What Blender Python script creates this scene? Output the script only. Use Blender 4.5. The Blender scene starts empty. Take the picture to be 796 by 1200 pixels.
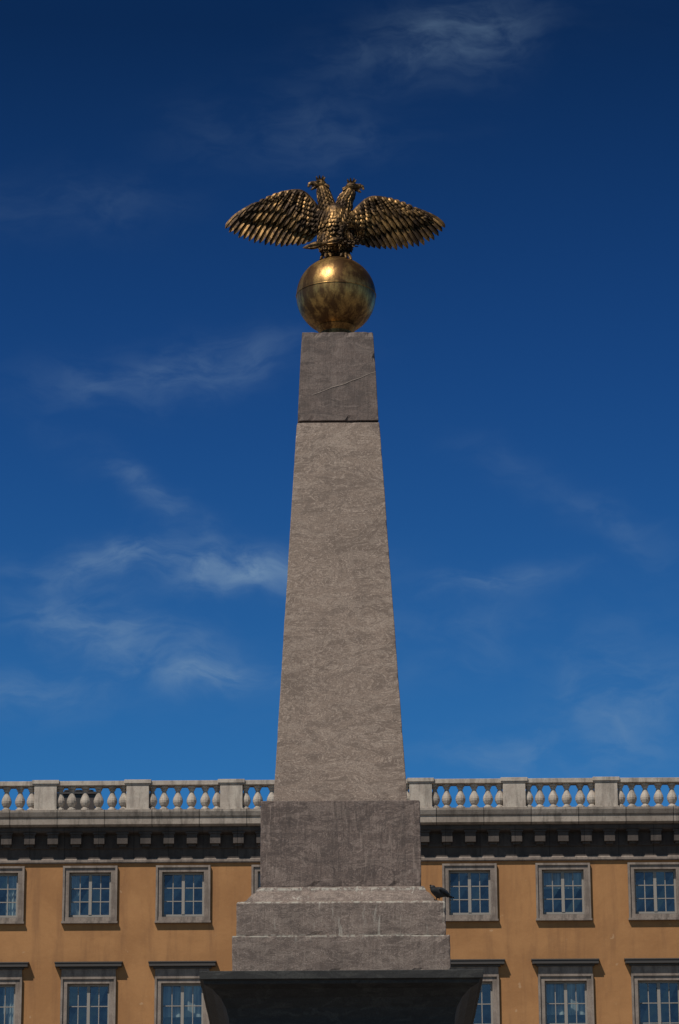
import bpy, bmesh, math, random
from mathutils import Vector, Matrix, noise
random.seed(7)
scene = bpy.context.scene
scene.view_settings.view_transform = 'Standard'
scene.view_settings.look = 'None'
scene.view_settings.exposure = 0
SUN_EL, SUN_AZ = 54.0, 36.0     # azimuth measured to the left of the viewer's back

# ---------------------------------------------------------------- node helpers
def new_mat(name):
    m = bpy.data.materials.new(name); m.use_nodes = True
    nt = m.node_tree
    return m, nt, nt.nodes['Principled BSDF']
def N(nt, t, **kw):
    n = nt.nodes.new(t)
    for k, v in kw.items(): setattr(n, k, v)
    return n
def setin(nt, sock, v):
    if hasattr(v, 'is_output'): nt.links.new(v, sock)
    elif v is not None:
        if isinstance(v, tuple) and len(v) == 3 and sock.type == 'RGBA': v = v + (1,)
        sock.default_value = v
def M(nt, op, a, b=None, c=None, clamp=False):
    n = N(nt, 'ShaderNodeMath', operation=op); n.use_clamp = clamp
    setin(nt, n.inputs[0], a)
    if b is not None: setin(nt, n.inputs[1], b)
    if c is not None: setin(nt, n.inputs[2], c)
    return n.outputs[0]
def MIX(nt, f, a, b, bt='MIX'):
    n = N(nt, 'ShaderNodeMix', data_type='RGBA', blend_type=bt)
    setin(nt, n.inputs[0], f); setin(nt, n.inputs[6], a); setin(nt, n.inputs[7], b)
    return n.outputs[2]
def MR(nt, v, a, b, c=0.0, d=1.0, smooth=True):
    n = N(nt, 'ShaderNodeMapRange'); n.interpolation_type = 'SMOOTHSTEP' if smooth else 'LINEAR'
    setin(nt, n.inputs[0], v)
    for i, q in enumerate((a, b, c, d)): n.inputs[i+1].default_value = q
    return n.outputs[0]
def MAP(nt, vec, rot=(0,0,0), scale=(1,1,1), loc=(0,0,0)):
    n = N(nt, 'ShaderNodeMapping'); nt.links.new(vec, n.inputs[0])
    n.inputs[1].default_value = loc; n.inputs[2].default_value = rot; n.inputs[3].default_value = scale
    return n.outputs[0]
def NOISE(nt, vec, scale, detail=5, rough=.6, dist=0.0):
    n = N(nt, 'ShaderNodeTexNoise'); nt.links.new(vec, n.inputs['Vector'])
    n.inputs['Scale'].default_value = scale; n.inputs['Detail'].default_value = detail
    n.inputs['Roughness'].default_value = rough; n.inputs['Distortion'].default_value = dist
    return n.outputs[0]
def BUMP(nt, b, h, strength=.4, dist=.01):
    n = N(nt, 'ShaderNodeBump'); n.inputs['Strength'].default_value = strength
    n.inputs['Distance'].default_value = dist
    nt.links.new(h, n.inputs['Height']); nt.links.new(n.outputs[0], b.inputs['Normal'])
def OC(nt): return N(nt, 'ShaderNodeTexCoord').outputs['Object']
R = math.radians

# ---------------------------------------------------------------- materials
def granite(name, base, light, dark, vein=.5, tool=0.0, streak=0.0, lime_z=None, bands=1.0):
    m, nt, b = new_mat(name); oc = OC(nt)
    # folded gneiss bands, two crossing directions, broad then narrow
    n1 = NOISE(nt, MAP(nt, oc, (0, R(20), 0), (1, 1, 2.4)), 2.5*bands, 4, .58, 1.4)
    n2 = NOISE(nt, MAP(nt, oc, (0, R(-32), 0), (1, 1, 2.8), (3, 1, 7)), 3.1*bands, 4, .56, 1.6)
    big = NOISE(nt, oc, 1.1, 3, .5)
    fine = NOISE(nt, oc, 85, 3, .75)
    mid = NOISE(nt, oc, 20, 4, .7)
    soft_dark = tuple(.82*d+.18*q for d, q in zip(dark, base))
    col = MIX(nt, MR(nt, n1, .39, .56), soft_dark, base)
    col = MIX(nt, MR(nt, n2, .49, .62, 0, .65), col, light)
    col = MIX(nt, MR(nt, big, .40, .66, 0, .35), col, dark)
    brk = MR(nt, mid, .32, .50)
    for (nn, off, wd, st) in ((n1, .50, .013, 1), (n2, .46, .012, 1), (n1, .58, .010, .9), (n2, .56, .010, .9), (n1, .42, .010, .8)):
        ridge = M(nt, 'ABSOLUTE', M(nt, 'SUBTRACT', nn, off))
        line = MR(nt, ridge, .0, wd, st, 0.0)
        col = MIX(nt, M(nt, 'MULTIPLY', M(nt, 'MULTIPLY', line, brk), vein), col, (light[0]*1.32, light[1]*1.33, light[2]*1.35))
    for (nn, off) in ((n1, .46), (n2, .51), (n1, .54)):      # thin biotite seams
        ridge = M(nt, 'ABSOLUTE', M(nt, 'SUBTRACT', nn, off))
        col = MIX(nt, M(nt, 'MULTIPLY', MR(nt, ridge, 0, .011, .6, 0), brk), col, (dark[0]*.8, dark[1]*.8, dark[2]*.8))
    col = MIX(nt, MR(nt, fine, .38, .68, .0, .6), col, (dark[0]*.7, dark[1]*.7, dark[2]*.7))
    col = MIX(nt, MR(nt, mid, .56, .75, .0, .4), col, light)
    if tool:
        tl = NOISE(nt, MAP(nt, oc, (0, R(7), 0), (9, 9, .9)), 3, 5, .7, .5)
        col = MIX(nt, MR(nt, tl, .46, .68, 0, tool), col, (dark[0]*.5, dark[1]*.5, dark[2]*.5))
        tl2 = NOISE(nt, MAP(nt, oc, (0, R(-18), 0), (12, 12, 1.4)), 3, 4, .7)
        col = MIX(nt, MR(nt, tl2, .58, .68, 0, tool), col, light)
    if streak:
        s = NOISE(nt, MAP(nt, oc, (0, 0, 0), (1, 1, .06)), 9, 4, .7, .2)
        col = MIX(nt, MR(nt, s, .5, .75, 0, streak), col, (dark[0]*.5, dark[1]*.5, dark[2]*.5))
    if lime_z:
        sx = N(nt, 'ShaderNodeSeparateXYZ'); nt.links.new(oc, sx.inputs[0])
        for (zz, span) in lime_z:
            s = NOISE(nt, MAP(nt, oc, (0, 0, 0), (1, 1, .14)), 17, 3, .6, .3)
            zf = MR(nt, sx.outputs[2], zz-span, zz, 0, 1)
            f = M(nt, 'MULTIPLY', MR(nt, s, .60, .70), zf)
            col = MIX(nt, M(nt, 'MULTIPLY', f, .45), col, (.38, .36, .31))
            e = NOISE(nt, oc, 24, 3, .7)
            ef = M(nt, 'MULTIPLY', MR(nt, M(nt, 'ABSOLUTE', M(nt, 'SUBTRACT', sx.outputs[2], zz)), 0, .022, 1, 0), MR(nt, e, .44, .56))
            col = MIX(nt, M(nt, 'MULTIPLY', ef, .6), col, (.42, .41, .35))
    nt.links.new(col, b.inputs['Base Color'])
    b.inputs['Roughness'].default_value = .72
    h = M(nt, 'ADD', M(nt, 'MULTIPLY', fine, .5), M(nt, 'MULTIPLY', mid, .6))
    if tool: h = M(nt, 'ADD', h, M(nt, 'MULTIPLY', tl, 1.6))
    BUMP(nt, b, h, .4, .008)
    return m
m_shaft = granite('granite_shaft', (.238,.176,.136), (.315,.247,.197), (.140,.101,.078), .8, 0, .22)
m_cap   = granite('granite_cap', (.122,.087,.072), (.18,.138,.117), (.062,.044,.037), .3, .25, .55)
m_plin  = granite('granite_plinth', (.138,.098,.081), (.235,.180,.150), (.068,.047,.039), .55, .6, .35)
m_base  = granite('granite_base', (.178,.133,.109), (.265,.210,.174), (.092,.067,.055), .65, .25, .4,
                  [(7.515,.20),(7.213,.12),(7.66,.05)], 1.3)
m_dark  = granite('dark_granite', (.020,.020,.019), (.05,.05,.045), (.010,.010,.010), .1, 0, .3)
m_step  = granite('granite_steps', (.26,.23,.21), (.36,.32,.29), (.16,.14,.13), .2)

m_seam, nt, b = new_mat('dark_joint_mortar'); b.inputs['Base Color'].default_value = (.03,.026,.024,1); b.inputs['Roughness'].default_value = .9  # dark mortar of the recessed shaft joint

def bronze(name, gold, brown, streak, lo=.40, hi=.62, metal=.82, r0=.30, r1=.60, bump=.35):
    m, nt, b = new_mat(name); oc = OC(nt)
    n = NOISE(nt, MAP(nt, oc, (0,0,0), (1,1,streak)), 11, 6, .7, .4)
    n2 = NOISE(nt, oc, 4.5, 4, .6, .6)
    f = MR(nt, M(nt, 'ADD', M(nt,'MULTIPLY',n,.6), M(nt,'MULTIPLY',n2,.4)), lo, hi)
    col = MIX(nt, f, gold, brown)
    fine = NOISE(nt, oc, 90, 3, .7)
    col = MIX(nt, MR(nt, fine, .50, .72, 0, .6), col, (brown[0]*.4, brown[1]*.45, brown[2]*.6))
    nt.links.new(col, b.inputs['Base Color'])
    b.inputs['Metallic'].default_value = metal
    nt.links.new(MR(nt, n, .3, .75, r0, r1, False), b.inputs['Roughness'])
    BUMP(nt, b, M(nt,'ADD',fine,n), bump, .006)
    return m
m_globe = bronze('weathered_gilt_globe', (.42,.255,.085), (.115,.060,.024), .10, .40, .56, .85, .32, .54, .12)
m_eagle = bronze('weathered_gilt_eagle', (.30,.172,.060), (.034,.020,.010), .6, .37, .57, .75, .38, .68)

# ochre stucco
m_wall, nt, b = new_mat('ochre_stucco'); oc = OC(nt)
n1 = NOISE(nt, oc, .55, 6, .65, .4); n2 = NOISE(nt, oc, 7, 5, .7)
st = NOISE(nt, MAP(nt, oc, (0,0,0), (1,1,.12)), 3.0, 5, .65, .3)
col = MIX(nt, MR(nt, n1, .35, .68), (.285,.135,.048), (.355,.176,.066))
col = MIX(nt, MR(nt, st, .46, .72, 0, .65), col, (.205,.097,.039))
col = MIX(nt, MR(nt, n2, .60, .74, 0, .35), col, (.43,.25,.12))
sp = NOISE(nt, oc, 3.1, 3, .5); col = MIX(nt, MR(nt, sp, .69, .72, 0, .5), col, (.43,.28,.16))
nt.links.new(col, b.inputs['Base Color']); b.inputs['Roughness'].default_value = .9
BUMP(nt, b, M(nt,'ADD', n2, n1), .35, .02)

def simple_stone(name, a, c, sc=3.0, soot=.3, joints=None):
    m, nt, b = new_mat(name); oc = OC(nt)
    n1 = NOISE(nt, oc, sc, 6, .65, .3); n2 = NOISE(nt, oc, sc*9, 4, .7)
    st = NOISE(nt, MAP(nt, oc, (0,0,0), (1,1,.15)), 5, 4, .7)
    col = MIX(nt, MR(nt, n1, .35, .65), a, c)
    col = MIX(nt, MR(nt, st, .46, .66, 0, soot), col, (a[0]*.28, a[1]*.28, a[2]*.28))
    col = MIX(nt, MR(nt, n2, .5, .72, 0, .5), col, (a[0]*.45, a[1]*.45, a[2]*.45))
    if joints:
        sx = N(nt, 'ShaderNodeSeparateXYZ'); nt.links.new(oc, sx.inputs[0])
        fr = M(nt, 'FRACT', M(nt, 'DIVIDE', sx.outputs[0], joints))
        j = M(nt, 'LESS_THAN', fr, .022)
        blk = N(nt, 'ShaderNodeTexWhiteNoise', noise_dimensions='1D')
        nt.links.new(M(nt, 'FLOOR', M(nt, 'DIVIDE', sx.outputs[0], joints)), blk.inputs['W'])
        col = MIX(nt, MR(nt, blk.outputs[0], 0, 1, 0, .5, False), col, (a[0]*.5, a[1]*.47, a[2]*.45))
        col = MIX(nt, M(nt, 'MULTIPLY', j, .8), col, (a[0]*.15, a[1]*.15, a[2]*.15))
    nt.links.new(col, b.inputs['Base Color']); b.inputs['Roughness'].default_value = .85
    BUMP(nt, b, M(nt,'ADD',n2,n1), .4, .01)
    return m
m_corn = simple_stone('cornice_stone', (.26,.218,.18), (.35,.30,.25), 2.5, .65, 1.27)
m_frieze_shaded = simple_stone('frieze_stone_shaded', (.060,.047,.040), (.09,.072,.061), 2.5, .5, .93)  # cornice stone darkened: shade under the corona put into the colour
m_balu = simple_stone('balustrade_stone', (.33,.28,.235), (.43,.38,.32), 3.0, .5)
m_arch = simple_stone('architrave_stone', (.18,.142,.118), (.25,.205,.17), 3.5, .5)
m_lead, nt, b = new_mat('lead_flashing'); b.inputs['Base Color'].default_value=(.04,.034,.030,1); b.inputs['Roughness'].default_value=.6
m_sash, nt, b = new_mat('window_sash_paint'); b.inputs['Base Color'].default_value=(.24,.215,.185,1); b.inputs['Roughness'].default_value=.5
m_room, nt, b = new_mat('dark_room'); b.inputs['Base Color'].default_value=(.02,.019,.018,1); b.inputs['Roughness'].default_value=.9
m_curt, nt, b = new_mat('curtain_fabric'); oc = OC(nt)
w = NOISE(nt, MAP(nt, oc, (0,0,0), (14,1,.3)), 1.5, 3); col = MIX(nt, MR(nt, w, .35,.65), (.3,.3,.29), (.6,.59,.56))
nt.links.new(col, b.inputs['Base Color'])
m_glass = bpy.data.materials.new('window_glass'); m_glass.use_nodes = True; nt = m_glass.node_tree
nt.nodes.clear()
o = N(nt,'ShaderNodeOutputMaterial'); mx = N(nt,'ShaderNodeMixShader'); tr = N(nt,'ShaderNodeBsdfTransparent'); gl = N(nt,'ShaderNodeBsdfGlossy')
tr.inputs[0].default_value=(.6,.68,.68,1); gl.inputs['Roughness'].default_value=.03; gl.inputs[0].default_value=(.9,.95,1,1)
oc = OC(nt); nn = NOISE(nt, oc, 2.2, 2, .5); bp = N(nt,'ShaderNodeBump'); bp.inputs['Strength'].default_value=.3; bp.inputs['Distance'].default_value=.03
nt.links.new(nn, bp.inputs['Height']); nt.links.new(bp.outputs[0], gl.inputs['Normal'])
lw = N(nt,'ShaderNodeFresnel'); lw.inputs[0].default_value = 1.9
nt.links.new(lw.outputs[0], mx.inputs[0]); nt.links.new(tr.outputs[0], mx.inputs[1]); nt.links.new(gl.outputs[0], mx.inputs[2]); nt.links.new(mx.outputs[0], o.inputs[0])
m_roof, nt, b = new_mat('sheet_metal_roof'); b.inputs['Base Color'].default_value=(.06,.05,.045,1); b.inputs['Roughness'].default_value=.5
m_chim, nt, b = new_mat('dark_brick_chimney'); oc=OC(nt); br=N(nt,'ShaderNodeTexBrick'); nt.links.new(oc,br.inputs[0]); br.inputs['Scale'].default_value=6
br.inputs['Color1'].default_value=(.05,.037,.033,1); br.inputs['Color2'].default_value=(.035,.03,.025,1); br.inputs['Mortar'].default_value=(.03,.03,.03,1)
nt.links.new(br.outputs[0], b.inputs['Base Color'])
m_door, nt, b = new_mat('oak_door'); b.inputs['Base Color'].default_value=(.10,.055,.03,1)
m_ground, nt, b = new_mat('cobblestone_paving'); oc = OC(nt)
v = N(nt,'ShaderNodeTexVoronoi', feature='DISTANCE_TO_EDGE'); nt.links.new(oc, v.inputs['Vector']); v.inputs['Scale'].default_value=6
col = MIX(nt, MR(nt, NOISE(nt,oc,.4,3), .4,.6), (.17,.15,.13), (.13,.11,.095))
col = MIX(nt, MR(nt, v.outputs[0], 0, .06, .8, 0), col, (.06,.055,.05)); nt.links.new(col, b.inputs['Base Color']); b.inputs['Roughness'].default_value=.85

# ---------------------------------------------------------------- mesh helpers
def obj_from_bm(bm, name, mats, parent=None, smooth=False, recalc=True):
    if recalc: bmesh.ops.recalc_face_normals(bm, faces=bm.faces)
    me = bpy.data.meshes.new(name); bm.to_mesh(me); bm.free()
    for m in mats: me.materials.append(m)
    if smooth:
        for p in me.polygons: p.use_smooth = True
    ob = bpy.data.objects.new(name, me); scene.collection.objects.link(ob)
    if parent: ob.parent = parent
    return ob
def empty(name, loc=(0,0,0)):
    e = bpy.data.objects.new(name, None); scene.collection.objects.link(e); e.location = loc; e.empty_display_size=.5
    return e
def box(bm, x0,x1,y0,y1,z0,z1, mi=0):
    vs = [bm.verts.new(p) for p in ((x0,y0,z0),(x1,y0,z0),(x1,y1,z0),(x0,y1,z0),(x0,y0,z1),(x1,y0,z1),(x1,y1,z1),(x0,y1,z1))]
    for f in ((0,3,2,1),(4,5,6,7),(0,1,5,4),(1,2,6,5),(2,3,7,6),(3,0,4,7)):
        bm.faces.new([vs[i] for i in f]).material_index = mi
def tube(bm, pts, rad, segs=10, mi=0, ref=Vector((0,1,0)), caps=True):
    pts=[Vector(p) for p in pts]; rings=[]
    for i,p in enumerate(pts):
        t=(pts[min(i+1,len(pts)-1)]-pts[max(i-1,0)]).normalized()
        u=t.cross(ref)
        if u.length<1e-3: u=t.cross(Vector((1,0,0)))
        u.normalize(); w=u.cross(t).normalized()
        r=rad[i]; ru,rw=(r if isinstance(r,tuple) else (r,r))
        rings.append([bm.verts.new(p+u*math.cos(a)*ru+w*math.sin(a)*rw) for a in [2*math.pi*k/segs for k in range(segs)]])
    for a,c in zip(rings,rings[1:]):
        for k in range(segs):
            bm.faces.new((a[k],a[(k+1)%segs],c[(k+1)%segs],c[k])).material_index=mi
    if caps:
        bm.faces.new(rings[0]).material_index=mi; bm.faces.new(rings[-1][::-1]).material_index=mi
def lathe(bm, prof, cx, cy, segs=14, mi=0):
    rings=[[bm.verts.new((cx+r*math.cos(2*math.pi*k/segs), cy+r*math.sin(2*math.pi*k/segs), z)) for k in range(segs)] for r,z in prof]
    for a,c in zip(rings,rings[1:]):
        for k in range(segs): bm.faces.new((a[k],a[(k+1)%segs],c[(k+1)%segs],c[k])).material_index=mi
    bm.faces.new(rings[0][::-1]).material_index=mi; bm.faces.new(rings[-1]).material_index=mi
def rounded(pts):   # catmull-rom smoothing
    out=[]; P=[Vector(p) for p in pts]
    for i in range(len(P)-1):
        a=P[max(i-1,0)]; b=P[i]; c=P[i+1]; d=P[min(i+2,len(P)-1)]
        for k in range(4):
            t=k/4; out.append(.5*((2*b)+(c-a)*t+(2*a-5*b+4*c-d)*t*t+(3*b-a-3*c+d)*t**3))
    out.append(P[-1]); return out

# square stone course made of stacked square rings (profile of half-width,z), with worn, slightly irregular surface
def stone_course(name, prof, mat, parent, n=24, amp=.003, chip=.0, dz=.05, bevel=.008, seed=0):
    P=[]
    for (h0,z0),(h1,z1) in zip(prof,prof[1:]):
        L=math.hypot(h1-h0,z1-z0); k=max(1,int(L/dz))
        for i in range(k): t=i/k; P.append((h0+(h1-h0)*t, z0+(z1-z0)*t))
    P.append(prof[-1])
    bm=bmesh.new(); rings=[]
    zmin,zmax=prof[0][1],prof[-1][1]
    for h,z in P:
        ring=[]
        for side in range(4):
            for i in range(n):
                s=-1+2*i/n
                x,y=[(s,-1),(1,s),(-s,1),(-1,-s)][side]
                v=Vector((x*h,y*h,z))
                q=noise.noise(v*2.5+Vector((seed,0,0)))*amp
                d=0
                if chip:
                    c=noise.noise(v*17+Vector((seed*3,5,0)))
                    edge=max(0,1-min(abs(z-zmin),abs(z-zmax))/.04)
                    if i==0 : edge=max(edge,.7)
                    d=max(0,c-.12)*chip*edge
                k=1+(q-d)/h
                ring.append(bm.verts.new((v.x*k,v.y*k,v.z)))
        rings.append(ring)
    m=4*n
    for a,c in zip(rings,rings[1:]):
        for k in range(m): bm.faces.new((a[k],a[(k+1)%m],c[(k+1)%m],c[k]))
    bm.faces.new(rings[0][::-1]); bm.faces.new(rings[-1])
    ob=obj_from_bm(bm,name,[mat],parent)
    if bevel:
        md=ob.modifiers.new('worn_edges','BEVEL'); md.width=bevel; md.segments=2; md.limit_method='ANGLE'; md.angle_limit=R(40)
    return ob

# ---------------------------------------------------------------- ground
bm=bmesh.new()
bmesh.ops.create_grid(bm,x_segments=40,y_segments=40,size=3000)
obj_from_bm(bm,'cobblestone_ground',[m_ground])

# ---------------------------------------------------------------- obelisk monument
mon=empty('stone_obelisk_monument')
stone_course('step_lower',[(3.0,0.0),(3.0,.22)],m_step,mon,bevel=.02,dz=.2)
stone_course('step_middle',[(2.5,.22),(2.5,.46)],m_step,mon,bevel=.02,dz=.2)
stone_course('step_upper',[(2.05,.46),(2.05,.72)],m_step,mon,bevel=.02,dz=.2)
stone_course('pedestal_foot',[(1.55,.72),(1.55,1.35),(1.48,1.40),(1.40,1.48),(1.22,1.58),(1.12,1.66),(1.08,1.75)],m_base,mon,chip=.03,dz=.1)
stone_course('pedestal_die',[(1.0,1.75),(.94,6.42)],m_plin,mon,chip=.02,dz=.12)
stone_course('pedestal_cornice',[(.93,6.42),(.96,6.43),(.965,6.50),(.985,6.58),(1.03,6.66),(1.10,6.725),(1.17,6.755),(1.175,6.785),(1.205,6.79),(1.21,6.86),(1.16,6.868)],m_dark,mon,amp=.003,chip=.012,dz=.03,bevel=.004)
stone_course('base_block_lower',[(.94,6.868),(.94,7.213)],m_base,mon,amp=.004,chip=.035,bevel=.009,seed=3)
stone_course('base_block_upper',[(.905,7.216),(.903,7.50),(.895,7.515),(.845,7.53),(.82,7.545),(.80,7.575),(.775,7.61),(.745,7.635),(.735,7.67),(.725,7.685)],m_base,mon,amp=.003,chip=.035,dz=.04,bevel=.006,seed=8)
stone_course('plinth_block',[(.703,7.685),(.70,8.456)],m_plin,mon,amp=.003,chip=.03,bevel=.007,seed=5)
stone_course('obelisk_shaft',[(.592,8.456),(.381,12.09)],m_shaft,mon,amp=.0025,chip=.022,bevel=.006,seed=11)
stone_course('shaft_joint',[(.35,12.085),(.35,12.135)],m_seam,mon,n=4,amp=0,bevel=0)
stone_course('obelisk_cap_block',[(.374,12.112),(.331,13.0)],m_cap,mon,amp=.003,chip=.04,bevel=.005,seed=14)
# hairline crack filled with pale mortar across the cap block
bm=bmesh.new(); prev=None
for i in range(41):
    t=i/40; x=-.235+t*.585; z=12.37+t*.225+noise.noise(Vector((t*5,2,0)))*.012
    h=.374+(.331-.374)*(z-12.112)/.888
    y=-(h+.0040); w=.0022+.0040*abs(noise.noise(Vector((t*14,0,4))))
    cur=(bm.verts.new((x,y,z-w)),bm.verts.new((x,y,z+w)))
    if prev: bm.faces.new((prev[0],cur[0],cur[1],prev[1]))
    prev=cur
m_vein,nt,b=new_mat('pale_crack_mortar'); b.inputs['Base Color'].default_value=(.25,.205,.175,1); b.inputs['Roughness'].default_value=.9
obj_from_bm(bm,'crack_repair',[m_vein],mon)

# ---------------------------------------------------------------- bronze globe
GX=-.012; GZ=13.489; GR=.375
globe=empty('bronze_globe',(GX,0,GZ))
bm=bmesh.new(); bmesh.ops.create_uvsphere(bm,u_segments=96,v_segments=64,radius=GR)
for v in bm.verts:
    v.co*=1+noise.noise(v.co*7)*.0022
obj_from_bm(bm,'globe_shell',[m_globe],globe,True)
bm=bmesh.new()
prof=[(GR-.004,-.006),(GR+.0045,-.0045),(GR+.0045,.003),(GR-.002,.005)]
rings=[[bm.verts.new((r*math.cos(2*math.pi*k/96),r*math.sin(2*math.pi*k/96),z)) for k in range(96)] for r,z in prof]
for a,c in zip(rings,rings[1:]):
    for k in range(96): bm.faces.new((a[k],a[(k+1)%96],c[(k+1)%96],c[k]))
obj_from_bm(bm,'equator_band',[m_globe],globe,True)
bm=bmesh.new(); lathe(bm,[(.20,-.489),(.20,-.455),(.16,-.43),(.15,-.38),(.19,-.33),(.15,-.30)],0,0,40)
obj_from_bm(bm,'globe_foot',[m_globe],globe)

# ---------------------------------------------------------------- double headed eagle
eagle=empty('double_headed_eagle_statue',(GX,0,GZ+GR))
FR=Vector((0,-1,0))
def feather(bm,p0,p1,width,bend=Vector((0,0,0)),nrm=FR,n=9,ridge=.010,tilt=0.25,base=.55,blunt=.72):
    p0=Vector(p0);p1=Vector(p1);c=(p0+p1)/2+Vector(bend)
    rows=[]
    for i in range(n+1):
        t=i/n
        p=p0*(1-t)**2+c*2*t*(1-t)+p1*t*t
        tg=((c-p0)*(1-t)+(p1-c)*t).normalized()
        s=tg.cross(nrm).normalized(); nn=s.cross(tg).normalized()
        if nn.dot(nrm)<0: nn=-nn
        s2=s*math.cos(tilt)+nn*math.sin(tilt)
        w=width*(base+(1-base)*min(1,t/.35))
        if t>blunt: w*=math.sqrt(max(.02,1-((t-blunt)/(1-blunt))**2))
        rows.append((bm.verts.new(p-s2*w),bm.verts.new(p-s2*w*.22+nn*ridge*.35),bm.verts.new(p+nn*ridge),bm.verts.new(p+s2*w*.22+nn*ridge*.35),bm.verts.new(p+s2*w),bm.verts.new(p-nn*ridge*.6)))
    for a,c2 in zip(rows,rows[1:]):
        for k in range(6): bm.faces.new((a[k],a[(k+1)%6],c2[(k+1)%6],c2[k]))
    bm.faces.new(rows[0]); bm.faces.new(rows[-1][::-1])
def lerp_path(P,t):
    P=[Vector(p) for p in P]; L=[0]
    for a,b in zip(P,P[1:]): L.append(L[-1]+(b-a).length)
    d=t*L[-1]
    for i in range(len(P)-1):
        if d<=L[i+1]+1e-9:
            return P[i].lerp(P[i+1],(d-L[i])/(L[i+1]-L[i]))
    return P[-1]
def V2(L,y0=0,y1=0):
    n=len(L)-1
    return [Vector((a,y0+(y1-y0)*i/n,b)) for i,(a,b) in enumerate(L)]
def wing(name,sx,bases,tips,arm,yt=-.06):
    bm=bmesh.new()
    B=V2([(sx*a,b) for a,b in bases],-.01,.03); T=V2([(sx*a,b) for a,b in tips],yt,.03)
    A=V2([(sx*a,b) for a,b in arm],-.02,-.02)
    # solid cast web behind the feathers, reaching up into the arm
    nb=28; cols_=[]
    for i in range(nb+1):
        t=i/nb; b0=lerp_path(B,t); a=b0+Vector((0,.045,0)); c=lerp_path(T,t)+Vector((0,.040,0))
        bend=Vector((sx*.03*(1-t),-.02,.060*(1-t)))
        ar=lerp_path(A,1-t)+Vector((0,.030,0))
        col=[(bm.verts.new(ar),bm.verts.new(ar+Vector((0,.02,0))))]
        for j in range(9):
            u=j/8*.84; m=(a+c)/2+bend
            p=a*(1-u)**2+m*2*u*(1-u)+c*u*u
            col.append((bm.verts.new(p),bm.verts.new(p+Vector((0,.022,0)))))
        cols_.append(col)
    for a,c in zip(cols_,cols_[1:]):
        for j in range(9):
            bm.faces.new((a[j][0],c[j][0],c[j+1][0],a[j+1][0])); bm.faces.new((a[j][1],a[j+1][1],c[j+1][1],c[j][1]))
        bm.faces.new((a[0][0],a[0][1],c[0][1],c[0][0])); bm.faces.new((a[9][0],c[9][0],c[9][1],a[9][1]))
    for col in (cols_[0],cols_[-1]):
        for j in range(9): bm.faces.new((col[j][0],col[j+1][0],col[j+1][1],col[j][1]))
    nf=17
    for i in range(nf):        # flight feathers
        t=i/(nf-1); p0=lerp_path(B,t)+Vector((0,.022,0)); p1=lerp_path(T,t)+Vector((0,.022,random.uniform(-.012,.006)))
        out=Vector((sx*.03*(1-t),-.03,.060*(1-t)+.02))
        feather(bm,p0,p1,.032,out,tilt=.38*sx,n=14,ridge=.012,blunt=.84)
    nf=15
    for i in range(nf):        # greater coverts
        t=i/(nf-1); b0=lerp_path(B,t); p1=b0.lerp(lerp_path(T,t),.60+random.uniform(-.02,.02)); p0=b0
        feather(bm,p0+Vector((0,-.012,0)),p1+Vector((0,-.016,0)),.031,Vector((sx*.02*(1-t),-.03,.04*(1-t)+.01)),tilt=.36*sx,n=8,ridge=.012)
    nf=14
    for i in range(nf):        # median coverts
        t=i/(nf-1); b0=lerp_path(B,t); p1=b0.lerp(lerp_path(T,t),.36+random.uniform(-.02,.02))
        feather(bm,b0+Vector((0,-.034,.01)),p1+Vector((0,-.042,0)),.028,Vector((sx*.01,-.02,.03*(1-t))),tilt=.4*sx,n=6,ridge=.012)
    for row in range(5):       # lesser coverts
        m=13-row
        for i in range(m):
            t=(i+.5*(row%2))/m
            a=lerp_path(A,min(t,1)); b0=lerp_path(B,1-min(t,1)); tt=lerp_path(T,1-min(t,1))
            d=(tt-b0).normalized()
            p0=a+d*(-.01+row*.032)+Vector((0,-.042+row*.006,0))
            feather(bm,p0,p0+d*.060+Vector((0,-.004,0)),.022,Vector((0,-.014,0)),tilt=.15*sx,n=5,ridge=.010)
    sm=rounded(A); k=len(sm)
    tube(bm,sm,[(.050-.040*(i/(k-1))) if i/(k-1)>.15 else .058 for i in range(k)],10)
    return obj_from_bm(bm,name,[m_eagle],eagle)
wing('wing_viewer_left',-1,
  [(.74,.545),(.64,.592),(.53,.622),(.43,.620),(.35,.56),(.28,.48),(.21,.40),(.14,.33)],
  [(1.045,.312),(1.0,.270),(.94,.235),(.87,.208),(.79,.185),(.70,.168),(.61,.157),(.52,.150),(.43,.155),(.35,.17),(.27,.20)],
  [(.10,.40),(.17,.47),(.23,.57),(.31,.665),(.40,.685),(.53,.660),(.66,.605),(.80,.520)])
wing('wing_viewer_right',1,
  [(.74,.475),(.64,.522),(.53,.552),(.43,.555),(.35,.51),(.28,.45),(.21,.38),(.14,.32)],
  [(1.037,.305),(1.0,.245),(.95,.200),(.88,.160),(.79,.130),(.70,.118),(.61,.110),(.52,.108),(.43,.115),(.35,.13),(.27,.16)],
  [(.10,.39),(.17,.44),(.23,.51),(.31,.59),(.40,.612),(.53,.590),(.66,.540),(.80,.460)])
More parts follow.
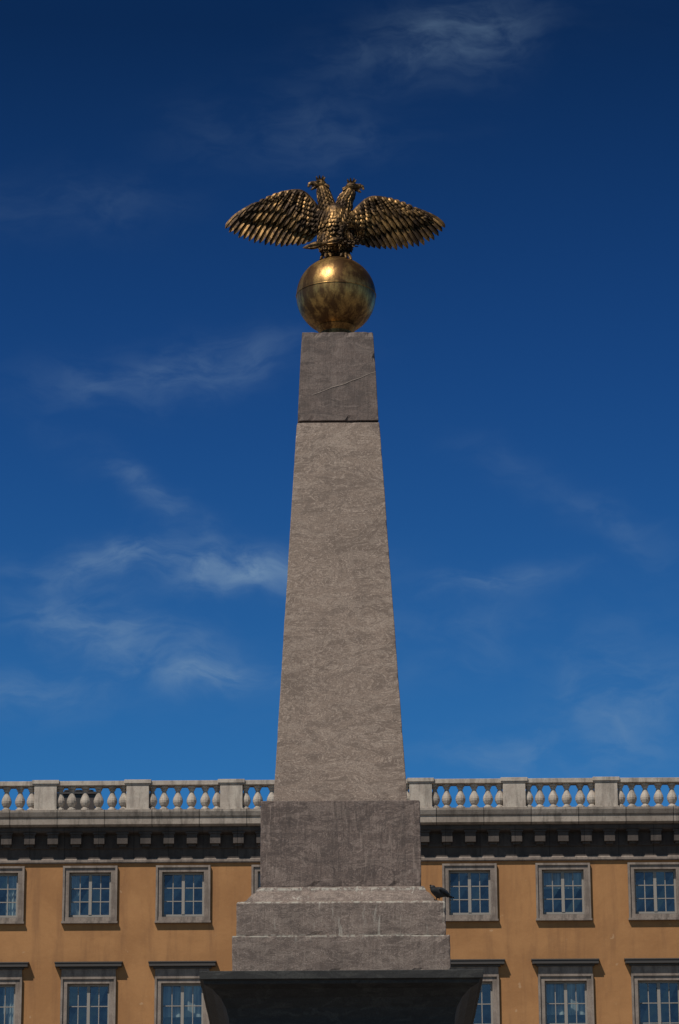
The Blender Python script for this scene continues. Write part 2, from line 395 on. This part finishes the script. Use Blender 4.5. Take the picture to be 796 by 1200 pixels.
# body
bm=bmesh.new()
tor=[(.09,.06,.04),(.105,.10,.02),(.17,.128,.0),(.26,.152,-.015),(.34,.160,-.03),(.42,.150,-.03),(.48,.125,-.02),(.52,.090,-.01),(.545,.05,0)]
def torsoR(z):
    for a,c in zip(tor,tor[1:]):
        if a[0]<=z<=c[0]:
            t=(z-a[0])/(c[0]-a[0]); return a[1]+(c[1]-a[1])*t, a[2]+(c[2]-a[2])*t
    return (tor[0] if z<tor[0][0] else tor[-1])[1:]
tube(bm,[(0,y,z) for z,r,y in tor],[(r,r*.88) for z,r,y in tor],20)
def scale_at(p,n,down,L,w):
    feather(bm,p+n*.004,p+n*.020+down*L,w,n*.010,nrm=n,n=5,ridge=.007,tilt=0,base=.6,blunt=.5)
rows=12
for i in range(rows):
    z=.53-i*.035; r,yc=torsoR(z); m=max(9,int(r*2*math.pi/.052))
    for k in range(m):
        a=2*math.pi*(k+.5*(i%2)+random.uniform(-.08,.08))/m
        n=Vector((math.cos(a),math.sin(a)*.9,.0)).normalized()
        p=Vector((math.cos(a)*r,yc+math.sin(a)*r*.88,z+random.uniform(-.004,.004)))
        scale_at(p,n,Vector((n.x*.05,n.y*.05,-1)).normalized(),.060,.027)
# necks + heads
for sx,hx,hz in ((-1,.135,.735),(1,.145,.705)):
    path=rounded([(sx*.045,-.01,.42),(sx*.075,-.02,.51),(sx*.095,-.03,.59),(sx*hx*.86,-.035,hz-.06),(sx*hx,-.04,hz)])
    k=len(path); rad=[.080-.044*(i/(k-1)) for i in range(k)]
    tube(bm,path,rad,14)
    for i in range(2,k-1):
        c=path[i]; tg=(path[i]-path[i-1]).normalized(); u=tg.cross(Vector((0,1,0))).normalized(); w=u.cross(tg)
        m=9
        for q in range(m):
            a=2*math.pi*(q+.5*(i%2))/m; n=u*math.cos(a)+w*math.sin(a)
            scale_at(c+n*rad[i],n,-tg,.044,.018)
    H=Vector((sx*(hx+.012),-.042,hz+.012))
    tube(bm,[H+Vector((-sx*.055,0,0)),H+Vector((-sx*.04,0,.004)),H+Vector((-sx*.015,0,.008)),H+Vector((sx*.015,0,.008)),H+Vector((sx*.04,0,.002)),H+Vector((sx*.055,0,-.002))],
         [.018,.036,.046,.044,.032,.022],14)
    tube(bm,rounded([H+Vector((sx*.035,0,.010)),H+Vector((sx*.07,0,.016)),H+Vector((sx*.100,0,.006)),H+Vector((sx*.112,0,-.026))]),
         [(.027,.022)]*3+[(.024,.02)]*3+[(.019,.014)]*3+[(.012,.009)]*3+[(.002,.002)],10)
    tube(bm,rounded([H+Vector((sx*.035,0,-.018)),H+Vector((sx*.065,0,-.036)),H+Vector((sx*.088,0,-.052))]),
         [(.018,.016)]*3+[(.014,.012)]*3+[(.009,.008)]*2+[(.002,.002)],8)
    tube(bm,[H+Vector((sx*.04,0,-.006)),H+Vector((sx*.075,0,-.016)),H+Vector((sx*.098,0,-.014))],[.007,.006,.002],6)
    for sy in (-1,1):
        tube(bm,[H+Vector((-sx*.006,sy*.040,.022)),H+Vector((sx*.016,sy*.044,.024)),H+Vector((sx*.040,sy*.032,.018))],[.006,.010,.004],6)
        tube(bm,[H+Vector((sx*.012,sy*.040,.010)),H+Vector((sx*.020,sy*.049,.010)),H+Vector((sx*.028,sy*.040,.010))],[.003,.009,.003],8)
    for q in range(7):
        a=-.9+q*.3
        p=H+Vector((-sx*.040,math.sin(a)*.035,.012-.006*abs(q-3)))
        feather(bm,p,p+Vector((-sx*.050,math.sin(a)*.02,-.020-.02*abs(q-3)/3)),.014,Vector((0,0,.01)),nrm=Vector((-sx*.5,math.sin(a),.6)).normalized(),n=5,ridge=.006,tilt=0)
    C=H+Vector((-sx*.004,0,.044))
    lathe(bm,[(.026,C.z-.012),(.030,C.z-.008),(.028,C.z),(.033,C.z+.010),(.024,C.z+.012)],C.x,C.y,14)
    for q in range(7):
        a=2*math.pi*q/7; d=Vector((math.cos(a),math.sin(a),0))
        tube(bm,[C+d*.026+Vector((0,0,.006)),C+d*.038+Vector((0,0,.024)),C+d*.045+Vector((0,0,.038))],[.010,.009,.004],6)
# thighs, feet
for sx in (-1,1):
    pth=rounded([(sx*.075,-.05,.25),(sx*.095,-.085,.17),(sx*.095,-.09,.10),(sx*.095,-.10,.045)])
    k=len(pth); rd=[.078-.054*(i/(k-1)) for i in range(k)]
    tube(bm,pth,rd,12)
    for i in range(1,k-3):
        m=9
        for q in range(m):
            a=2*math.pi*(q+.5*(i%2))/m; n=Vector((math.cos(a),math.sin(a),0)); scale_at(Vector(pth[i])+n*rd[i],n,Vector((0,0,-1)),.048,.020)
    f0=Vector((sx*.095,-.10,.045))
    for dx,dy in ((-.05,-.085),(0,-.105),(.05,-.085),(0,.07)):
        e=f0+Vector((dx,dy,0)); r2=math.hypot(e.x,e.y); zs=math.sqrt(max(.01,GR*GR-r2*r2))-GR
        mid=f0+Vector((dx*.5,dy*.5,0)); zm=math.sqrt(max(.01,GR*GR-mid.x**2-mid.y**2))-GR
        tube(bm,rounded([f0+Vector((0,0,-.005)),Vector((mid.x,mid.y,zm+.040)),Vector((f0.x+dx*.85,f0.y+dy*.85,zs+.026)),Vector((e.x,e.y,zs+.002))]),
             [.020]*3+[.018]*3+[.016]*3+[.011]*3+[.003],8)
# tail fan behind
for i in range(9):
    a=(i-4)*.17
    p0=Vector((math.sin(a)*.05,.07,.15)); p1=Vector((math.sin(a)*.36,.40,-.10-.02*abs(i-4)))
    feather(bm,p0,p1,.034,Vector((0,.05,.06)),nrm=Vector((0,.5,.85)).normalized(),n=9,ridge=.010,tilt=.1)
body=obj_from_bm(bm,'eagle_body',[m_eagle],eagle)
# thunderbolt in one claw
bm=bmesh.new()
a0=Vector((-.31,-.20,.035)); a1=Vector((.09,-.20,.125)); dd=(a1-a0)
pp=[a0+dd*t for t in (0,.08,.2,.35,.5,.6,.72,.88,1)]
tube(bm,pp,[.003,.018,.030,.024,.018,.024,.034,.024,.004],10)
for q in range(8):
    a=2*math.pi*q/8; u=Vector((0,math.cos(a),math.sin(a)))
    for (s,e,rr) in ((.45,.10,.04),(.55,.93,.045)):
        feather(bm,a0+dd*s+u*.014,a0+dd*e+u*.012,.012,u*rr,nrm=u,n=8,ridge=.006,tilt=0)
obj_from_bm(bm,'thunderbolt',[m_eagle],eagle)
# laurel wreath in the other claw
bm=bmesh.new(); wc=Vector((.145,-.21,.165)); wr=.082
ring=[wc+Vector((math.cos(a)*wr,-.35*math.sin(a)*wr,math.sin(a)*wr)) for a in [2*math.pi*k/28 for k in range(29)]]
tube(bm,ring,[.022]*29,8,caps=False)
for k in range(0,28,2):
    a=2*math.pi*k/28; tg=(ring[(k+1)%28]-ring[k]).normalized(); rad=(ring[k]-wc).normalized()
    for j,off in enumerate((rad,FR,-rad,(rad+FR).normalized(),(FR-rad).normalized())):
        p=ring[(k+j%2)%28]+off*.018
        feather(bm,p,p+tg*.042+off*.026,.015,off*.008,nrm=off,n=5,ridge=.006,tilt=.2,base=.3,blunt=.3)
obj_from_bm(bm,'laurel_wreath',[m_eagle],eagle)

# ---------------------------------------------------------------- pigeon on the ledge
m_pig,nt,b=new_mat('dark_pigeon_plumage'); oc=OC(nt)
nt.links.new(MIX(nt,NOISE(nt,oc,40,3),(.008,.008,.009),(.022,.022,.025)),b.inputs['Base Color']); b.inputs['Roughness'].default_value=.7
pg=empty('pigeon',(.845,-.845,7.535))
bm=bmesh.new()
tube(bm,rounded([(-.085,.03,.035),(-.045,.015,.05),(0,0,.06),(.04,-.01,.072),(.055,-.015,.095),(.058,-.016,.108)]),
     [.010]*3+[(.02+.006*i) for i in range(4)]+[.046,.044,.040,.036]+[.032,.03,.027,.025]+[.021,.022,.021,.018,.014,.006],12)
tube(bm,[(.07,-.018,.108),(.088,-.02,.102)],[.006,.001],6)
for s in (-1,1):
    feather(bm,(.035,s*.034,.078),(-.085,s*.02+.02,.048),.024,Vector((0,s*.012,.006)),nrm=Vector((0,s,.3)).normalized(),n=7,ridge=.006,tilt=0)
    tube(bm,[(.005,s*.014,.03),(.008,s*.014,.0)],[.005,.003],6)
for s in (-1,0,1):
    feather(bm,(-.05,.02,.05),(-.135,.04+s*.012,.030),.012,Vector((0,0,0)),nrm=Vector((0,0,1)),n=5,ridge=.003,tilt=0)
obj_from_bm(bm,'pigeon_body',[m_pig],pg,True)
pg.rotation_euler=(0,0,R(230)); pg.scale=(1.12,1.12,1.12)

# ---------------------------------------------------------------- ochre building
bld=empty('ochre_neoclassical_building',(0,60,0))
cols=[-9.22,-6.73,-4.24,-1.68,.88,3.43,5.93,8.40]
while cols[0]>-36: cols.insert(0,cols[0]-2.49)
while cols[-1]<36: cols.append(cols[-1]+2.49)
XL,XR=cols[0]-1.6,cols[-1]+1.6
rowsz=[(1.6,3.9),(6.2,8.7),(10.9,13.35),(15.45,17.72),(19.50,20.72)]
HW=.56
bm=bmesh.new()
xs=[XL]
for c in cols: xs+= [c-HW,c+HW]
xs.append(XR); zs=[0]
for a,c in rowsz: zs+=[a,c]
zs.append(22.3)
grid={}
for i,x in enumerate(xs):
    for j,z in enumerate(zs): grid[i,j]=bm.verts.new((x,0,z))
for i in range(len(xs)-1):
    for j in range(len(zs)-1):
        if i%2==1 and j%2==1: continue
        bm.faces.new((grid[i,j],grid[i+1,j],grid[i+1,j+1],grid[i,j+1]))
obj_from_bm(bm,'front_wall',[m_wall],bld,recalc=False)
bm=bmesh.new()
for q in (((XL,0),(XL,16)),((XL,16),(XR,16)),((XR,16),(XR,0))):
    (x0,y0),(x1,y1)=q
    bm.faces.new([bm.verts.new(p) for p in ((x0,y0,0),(x1,y1,0),(x1,y1,22.3),(x0,y0,22.3))])
obj_from_bm(bm,'side_and_rear_walls',[m_wall],bld)
# windows
def window_mesh(h,hood,var):
    bm=bmesh.new(); w=HW
    aw=.17
    box(bm,-w-.115,-w,-.045,.0,0,h,0); box(bm,w,w+.115,-.045,.0,0,h,0)
    box(bm,-w-.115,w+.115,-.045,.0,h,h+.115,0)
    box(bm,-w-aw,-w-.115,-.085,.0,-.115,h+.115,0); box(bm,w+.115,w+aw,-.085,.0,-.115,h+.115,0)
    box(bm,-w-aw,w+aw,-.085,.0,h+.115,h+aw,0)
    box(bm,-w-.115,w+.115,-.055,.0,-.115,-.0,0)
    box(bm,-w-aw-.02,w+aw+.02,-.11,.0,-aw,-.115,0)
    for s in (-1,1):
        x=s*w; bm.faces.new([bm.verts.new(p) for p in ((x,-.04,0),(x,.16,0),(x,.16,h),(x,-.04,h))]).material_index=0
    bm.faces.new([bm.verts.new(p) for p in ((-w,-.04,h),(w,-.04,h),(w,.16,h),(-w,.16,h))]).material_index=0
    bm.faces.new([bm.verts.new(p) for p in ((-w,-.05,.004),(w,-.05,.004),(w,.16,.03),(-w,.16,.03))]).material_index=5
    y0,y1=.10,.155; fw=.05
    box(bm,-w,-w+fw,y0,y1,.02,h,1); box(bm,w-fw,w,y0,y1,.02,h,1)
    box(bm,-w+fw,w-fw,y0+.002,y1,h-fw,h,1); box(bm,-w+fw,w-fw,y0+.002,y1,.02,.02+fw+.02,1)
    zb,zt=.02+fw+.02,h-fw
    box(bm,-.04,.04,y0-.012,y1,zb,zt,1)
    nr=3 if h<1.6 else 4
    for s in (-1,1):
        xa,xb=(.04,w-fw) if s>0 else (-w+fw,-.04)
        xm=(xa+xb)/2
        box(bm,xm-.012,xm+.012,y0+.015,y1-.004,zb,zt,1)
        for k in range(1,nr):
            z=zb+(zt-zb)*k/nr
            box(bm,xa,xb,y0+.018,y1-.006,z-.012,z+.012,1)
    rr=random.Random(var*7+int(h*10))
    for xa,xb in ((-w+fw,-.04),(.04,w-fw)):
        xm=(xa+xb)/2
        for qa,qb in ((xa,xm),(xm,xb)):
            for k in range(nr):
                za=zb+(zt-zb)*k/nr; zc=zb+(zt-zb)*(k+1)/nr
                d=[rr.uniform(-.009,.009) for _ in range(4)]
                bm.faces.new([bm.verts.new(p) for p in ((qa,.135+d[0],za),(qb,.135+d[1],za),(qb,.135+d[2],zc),(qa,.135+d[3],zc))]).material_index=2
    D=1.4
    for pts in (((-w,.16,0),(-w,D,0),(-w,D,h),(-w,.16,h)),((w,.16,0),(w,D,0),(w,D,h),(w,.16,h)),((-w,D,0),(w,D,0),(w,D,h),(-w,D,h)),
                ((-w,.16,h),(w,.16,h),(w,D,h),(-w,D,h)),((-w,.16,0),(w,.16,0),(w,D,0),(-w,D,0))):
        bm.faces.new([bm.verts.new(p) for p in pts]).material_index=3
    def drape(xa,xb,za,zb2):
        k=14; prev=None
        for i in range(k+1):
            x=xa+(xb-xa)*i/k; y=.24+.025*math.sin(i*1.9)
            cur=(bm.verts.new((x,y,za)),bm.verts.new((x,y,zb2)))
            if prev: bm.faces.new((prev[0],cur[0],cur[1],prev[1])).material_index=4
            prev=cur
    if var==0: drape(-w+.02,-w+.30,.02,h-.02)
    if var==1: drape(w-.34,w-.02,.02,h-.02); drape(-w+.02,-w+.2,.02,h-.02)
    if var==2: drape(-w+.02,w-.02,h*.62,h-.02)
    if var==4: drape(-w+.02,.1,.02,h*.5)
    if hood:
        z=h+aw
        box(bm,-w-aw+.01,w+aw-.01,-.05,0,z,z+.215,0)
        box(bm,-w-aw-.04,w+aw+.04,-.10,0,z+.215,z+.265,5)
        box(bm,-w-aw-.15,w+aw+.15,-.20,0,z+.265,z+.355,5)
        vs=[bm.verts.new(p) for p in ((-w-aw-.17,-.22,z+.357),(w+aw+.17,-.22,z+.357),(w+aw+.17,0,z+.357),(-w-aw-.17,0,z+.357),(-w-aw-.17,-.22,z+.375),(w+aw+.17,-.22,z+.375),(w+aw+.17,0,z+.43),(-w-aw-.17,0,z+.43))]
        for f in ((0,3,2,1),(4,5,6,7),(0,1,5,4),(1,2,6,5),(2,3,7,6),(3,0,4,7)): bm.faces.new([vs[i] for i in f]).material_index=5
    bmesh.ops.recalc_face_normals(bm,faces=bm.faces)
    me=bpy.data.meshes.new('window'); bm.to_mesh(me); bm.free()
    for m in (m_arch,m_sash,m_glass,m_room,m_curt,m_lead): me.materials.append(m)
    return me
rw=random.Random(5)
for j,(za,zc) in enumerate(rowsz):
    meshes=[window_mesh(zc-za,j in (1,2,3),v) for v in range(6)]
    for i,c in enumerate(cols):
        k=rw.randrange(6)
        if j==0 and abs(c-.88)<.01: continue
        ob=bpy.data.objects.new('window_%d_%d'%(j,i),meshes[k]); scene.collection.objects.link(ob)
        ob.parent=bld; ob.location=(c,0,za)
def sweep(name,prof,mat,mi=None):
    bm=bmesh.new()
    seg=60; rings=[]
    for i in range(seg+1):
        x=XL-.3+(XR-XL+.6)*i/seg
        rings.append([bm.verts.new((x,-p,z+noise.noise(Vector((x*.7,z,0)))*.004)) for p,z in prof])
    for a,c in zip(rings,rings[1:]):
        for k in range(len(prof)-1): bm.faces.new((a[k],c[k],c[k+1],a[k+1]))
    bm.faces.new(rings[0]); bm.faces.new(rings[-1][::-1])
    return obj_from_bm(bm,name,[mat],bld)
sweep('astragal',[(-.05,20.96),(.06,20.965),(.075,20.99),(.075,21.05),(.05,21.085),(-.05,21.09)],m_arch)
sweep('frieze',[(-.05,21.09),(.03,21.092),(.03,21.34),(.08,21.36),(.08,21.72),(.30,21.75),(.34,21.79),(.34,21.88),(-.05,21.885)],m_frieze_shaded)
sweep('corona',[(-.3,21.885),(.42,21.89),(.50,21.93),(.50,22.10),(.54,22.14),(.58,22.25),(.58,22.31),(.50,22.315),(-.5,22.33)],m_corn)
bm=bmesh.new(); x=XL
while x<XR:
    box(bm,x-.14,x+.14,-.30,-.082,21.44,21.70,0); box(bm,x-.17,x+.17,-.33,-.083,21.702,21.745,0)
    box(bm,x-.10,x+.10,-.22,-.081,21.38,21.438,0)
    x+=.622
obj_from_bm(bm,'modillions',[m_frieze_shaded],bld)
bm=bmesh.new(); box(bm,XL,XR,-.06,0,4.9,5.15); obj_from_bm(bm,'string_course',[m_arch],bld)
bm=bmesh.new(); box(bm,XL,.88-.75,-.12,0,0,.9); box(bm,.88+.75,XR,-.12,0,0,.9); obj_from_bm(bm,'granite_socle',[m_step],bld)
# balustrade
piers=[(a+c)/2 for a,c in zip(cols,cols[1:])]; piers=[piers[0]-2.49]+piers+[piers[-1]+2.49]
piers=[max(XL+.35,min(XR-.35,p)) for p in piers]
bm=bmesh.new(); PW=.335
for p in piers:
    box(bm,p-PW,p+PW,-.06,.36,22.315,22.46); box(bm,p-PW+.03,p+PW-.03,-.035,.335,22.46,23.11)
    box(bm,p-PW+.0,p+PW-.0,-.055,.355,23.11,23.15); box(bm,p-PW-.03,p+PW+.03,-.08,.38,23.15,23.255)
bp_=[(.10,22.44),(.10,22.50),(.065,22.515),(.06,22.54),(.085,22.58),(.112,22.65),(.118,22.71),(.105,22.78),(.07,22.87),(.052,22.94),(.05,22.98),(.075,23.0),(.075,23.02),(.06,23.03),(.095,23.05),(.095,23.11)]
bp_=[(r*1.17,z) for r,z in bp_]
for a,c in zip(piers,piers[1:]):
    box(bm,a+PW,c-PW,-.02,.32,22.314,22.44); box(bm,a+PW,c-PW,-.03,.33,23.11,23.235)
    n=5; gap=(c-a-2*PW)/n
    for k in range(0,n+1):
        xx=a+PW+gap*k
        if k==0: xx+=.05
        if k==n: xx-=.05
        lathe(bm,bp_,xx,.15,12)
bal=obj_from_bm(bm,'roof_balustrade',[m_balu],bld)
md=bal.modifiers.new('edge','BEVEL'); md.width=.008; md.segments=1; md.limit_method='ANGLE'; md.angle_limit=R(50)
bm=bmesh.new()
v=[bm.verts.new(p) for p in ((XL,.5,22.32),(XR,.5,22.32),(XR,16,22.32),(XL,16,22.32),(XL+6,8,23.7),(XR-6,8,23.7))]
for f in ((0,1,5,4),(1,2,5),(2,3,4,5),(3,0,4)): bm.faces.new([v[i] for i in f])
obj_from_bm(bm,'low_roof',[m_roof],bld)
bm=bmesh.new(); box(bm,-7.72,-6.78,1.8,2.6,22.3,23.30); box(bm,-7.78,-6.72,1.74,2.66,23.3,23.36)
for k in range(3): lathe(bm,[(.09,23.36),(.09,23.46),(.11,23.47),(.11,23.50)],-7.55+.3*k,2.2,10)
obj_from_bm(bm,'chimney',[m_chim],bld)
# entrance door in its own bay
bm=bmesh.new(); cx=.88
box(bm,cx-.75,cx-.57,-.10,0,0,3.95,0); box(bm,cx+.57,cx+.75,-.10,0,0,3.95,0); box(bm,cx-.75,cx+.75,-.10,0,3.95,4.15,0)
box(bm,cx-.90,cx+.90,-.28,0,4.152,4.30,0)
for s in (-1,1):
    xa,xb=(cx+.006,cx+.568) if s>0 else (cx-.568,cx-.006)
    box(bm,xa,xb,-.04,.02,.05,3.94,1)
    for z0,z1 in ((.25,1.2),(1.35,2.5),(2.65,3.7)): box(bm,xa+.1,xb-.1,-.06,-.04,z0,z1,1)
obj_from_bm(bm,'entrance_door',[m_arch,m_door],bld)

# ---------------------------------------------------------------- world: sky + wisps of cirrus
w=bpy.data.worlds.new('World'); scene.world=w; w.use_nodes=True; nt=w.node_tree
bg=nt.nodes['Background']
sky=N(nt,'ShaderNodeTexSky'); sky.sky_type='NISHITA'; sky.sun_disc=False
sky.sun_elevation=R(SUN_EL); sky.sun_rotation=R(180+SUN_AZ); sky.air_density=1.0; sky.dust_density=.1; sky.ozone_density=3.0; sky.altitude=100
tc=N(nt,'ShaderNodeTexCoord').outputs['Generated']
sp=N(nt,'ShaderNodeSeparateXYZ'); nt.links.new(tc,sp.inputs[0])
X,Y,Z=sp.outputs
yy=M(nt,'MAXIMUM',Y,.05)
U=M(nt,'DIVIDE',X,yy); Vv=M(nt,'DIVIDE',Z,yy)
cv=N(nt,'ShaderNodeCombineXYZ'); nt.links.new(U,cv.inputs[0]); nt.links.new(Vv,cv.inputs[1])
warp=N(nt,'ShaderNodeTexNoise'); nt.links.new(cv.outputs[0],warp.inputs['Vector']); warp.inputs['Scale'].default_value=30; warp.inputs['Detail'].default_value=3
wv=N(nt,'ShaderNodeVectorMath',operation='MULTIPLY_ADD'); nt.links.new(warp.outputs[1],wv.inputs[0]); wv.inputs[1].default_value=(.026,.020,0); nt.links.new(cv.outputs[0],wv.inputs[2])
off=N(nt,'ShaderNodeVectorMath',operation='SUBTRACT'); nt.links.new(wv.outputs[0],off.inputs[0]); off.inputs[1].default_value=(.013,.010,0)
s2=N(nt,'ShaderNodeSeparateXYZ'); nt.links.new(off.outputs[0],s2.inputs[0]); U2,V2_=s2.outputs[0],s2.outputs[1]
clouds=[(.032,.484,.034,.011,.18,.36),(-.010,.452,.035,.012,0,.14),(-.050,.373,.034,.009,.15,.40),(-.052,.327,.036,.005,-.55,.32),
 (-.046,.3065,.034,.0066,0,1.45),(-.066,.285,.030,.010,-.35,.78),(-.041,.2715,.015,.0035,.1,.75),(.053,.3025,.022,.0040,.1,.50),
 (.080,.258,.026,.020,.3,.45),(.050,.248,.025,.006,0,.35),(-.085,.427,.03,.010,0,.13),(-.10,.268,.03,.007,0,.35),(.075,.325,.03,.006,-.5,.25),(.04,.285,.04,.012,.1,.18)]
tot=None
for a,c,ra,rb,ang,wt in clouds:
    du=M(nt,'SUBTRACT',U2,a); dv=M(nt,'SUBTRACT',V2_,c); ca,sa=math.cos(ang),math.sin(ang)
    p=M(nt,'DIVIDE',M(nt,'ADD',M(nt,'MULTIPLY',du,ca),M(nt,'MULTIPLY',dv,sa)),ra)
    q=M(nt,'DIVIDE',M(nt,'SUBTRACT',M(nt,'MULTIPLY',dv,ca),M(nt,'MULTIPLY',du,sa)),rb)
    g=M(nt,'MULTIPLY',M(nt,'POWER',2.718,M(nt,'MULTIPLY',M(nt,'ADD',M(nt,'MULTIPLY',p,p),M(nt,'MULTIPLY',q,q)),-1.0)),wt)
    tot=g if tot is None else M(nt,'ADD',tot,g)
fib=NOISE(nt,MAP(nt,off.outputs[0],(0,0,R(-14)),(1,2.3,1)),46,7,.60,.3)
soft=NOISE(nt,off.outputs[0],24,3,.5)
fm=M(nt,'MULTIPLY',MR(nt,fib,.32,.70,.15,1.05),MR(nt,soft,.32,.60,.40,1.15))
dens=M(nt,'MULTIPLY',M(nt,'MULTIPLY',tot,fm),M(nt,'GREATER_THAN',Y,.06))
gen=NOISE(nt,MAP(nt,tc,(0,.3,0),(1,2.2,5)),3.0,5,.6,1.2)
genf=M(nt,'MULTIPLY',MR(nt,gen,.52,.8,0,.5),MR(nt,Y,.3,.6,1,0.0))
dens=M(nt,'ADD',dens,genf,clamp=True)
dark=MR(nt,Z,.19,.44,.94,.25,False)
pol=MR(nt,Y,-.3,.5)                       # the clear-air side opposite the sun is deeper blue
deep=MIX(nt,MR(nt,Z,.20,.38),(.175,.615,.97),(.135,.50,1.05))
tintc=MIX(nt,pol,(.60,.85,1.0),deep)
tint=MIX(nt,1.0,sky.outputs[0],tintc,'MULTIPLY')
cm=N(nt,'ShaderNodeVectorMath',operation='SCALE'); nt.links.new(tint,cm.inputs[0]); nt.links.new(dark,cm.inputs[3])
final=MIX(nt,M(nt,'MULTIPLY',dens,.62),cm.outputs[0],(2.2,3.4,4.8))
nt.links.new(final,bg.inputs[0]); bg.inputs[1].default_value=.094
w.cycles.sampling_method='MANUAL'; w.cycles.sample_map_resolution=256

# ---------------------------------------------------------------- sun
sd=bpy.data.lights.new('sun','SUN'); sd.energy=4.2; sd.angle=R(.5); sd.color=(1,.93,.84)
so=bpy.data.objects.new('sun',sd); scene.collection.objects.link(so)
el,az=R(SUN_EL),R(SUN_AZ)
tosun=Vector((-math.sin(az)*math.cos(el),-math.cos(az)*math.cos(el),math.sin(el)))
so.rotation_euler=(-tosun).to_track_quat('-Z','Y').to_euler(); so.location=tosun*60

# ---------------------------------------------------------------- camera
cd=bpy.data.cameras.new('camera'); co=bpy.data.objects.new('camera',cd); scene.collection.objects.link(co)
cd.sensor_fit='VERTICAL'; cd.sensor_height=24; cd.sensor_width=24; cd.lens=80; cd.clip_end=8000; cd.clip_start=.1
co.matrix_world=Matrix.Translation((.008,-30,1.6))@Matrix.Rotation(R(108),4,'X')@Matrix.Rotation(R(-.35),4,'Z')
scene.camera=co
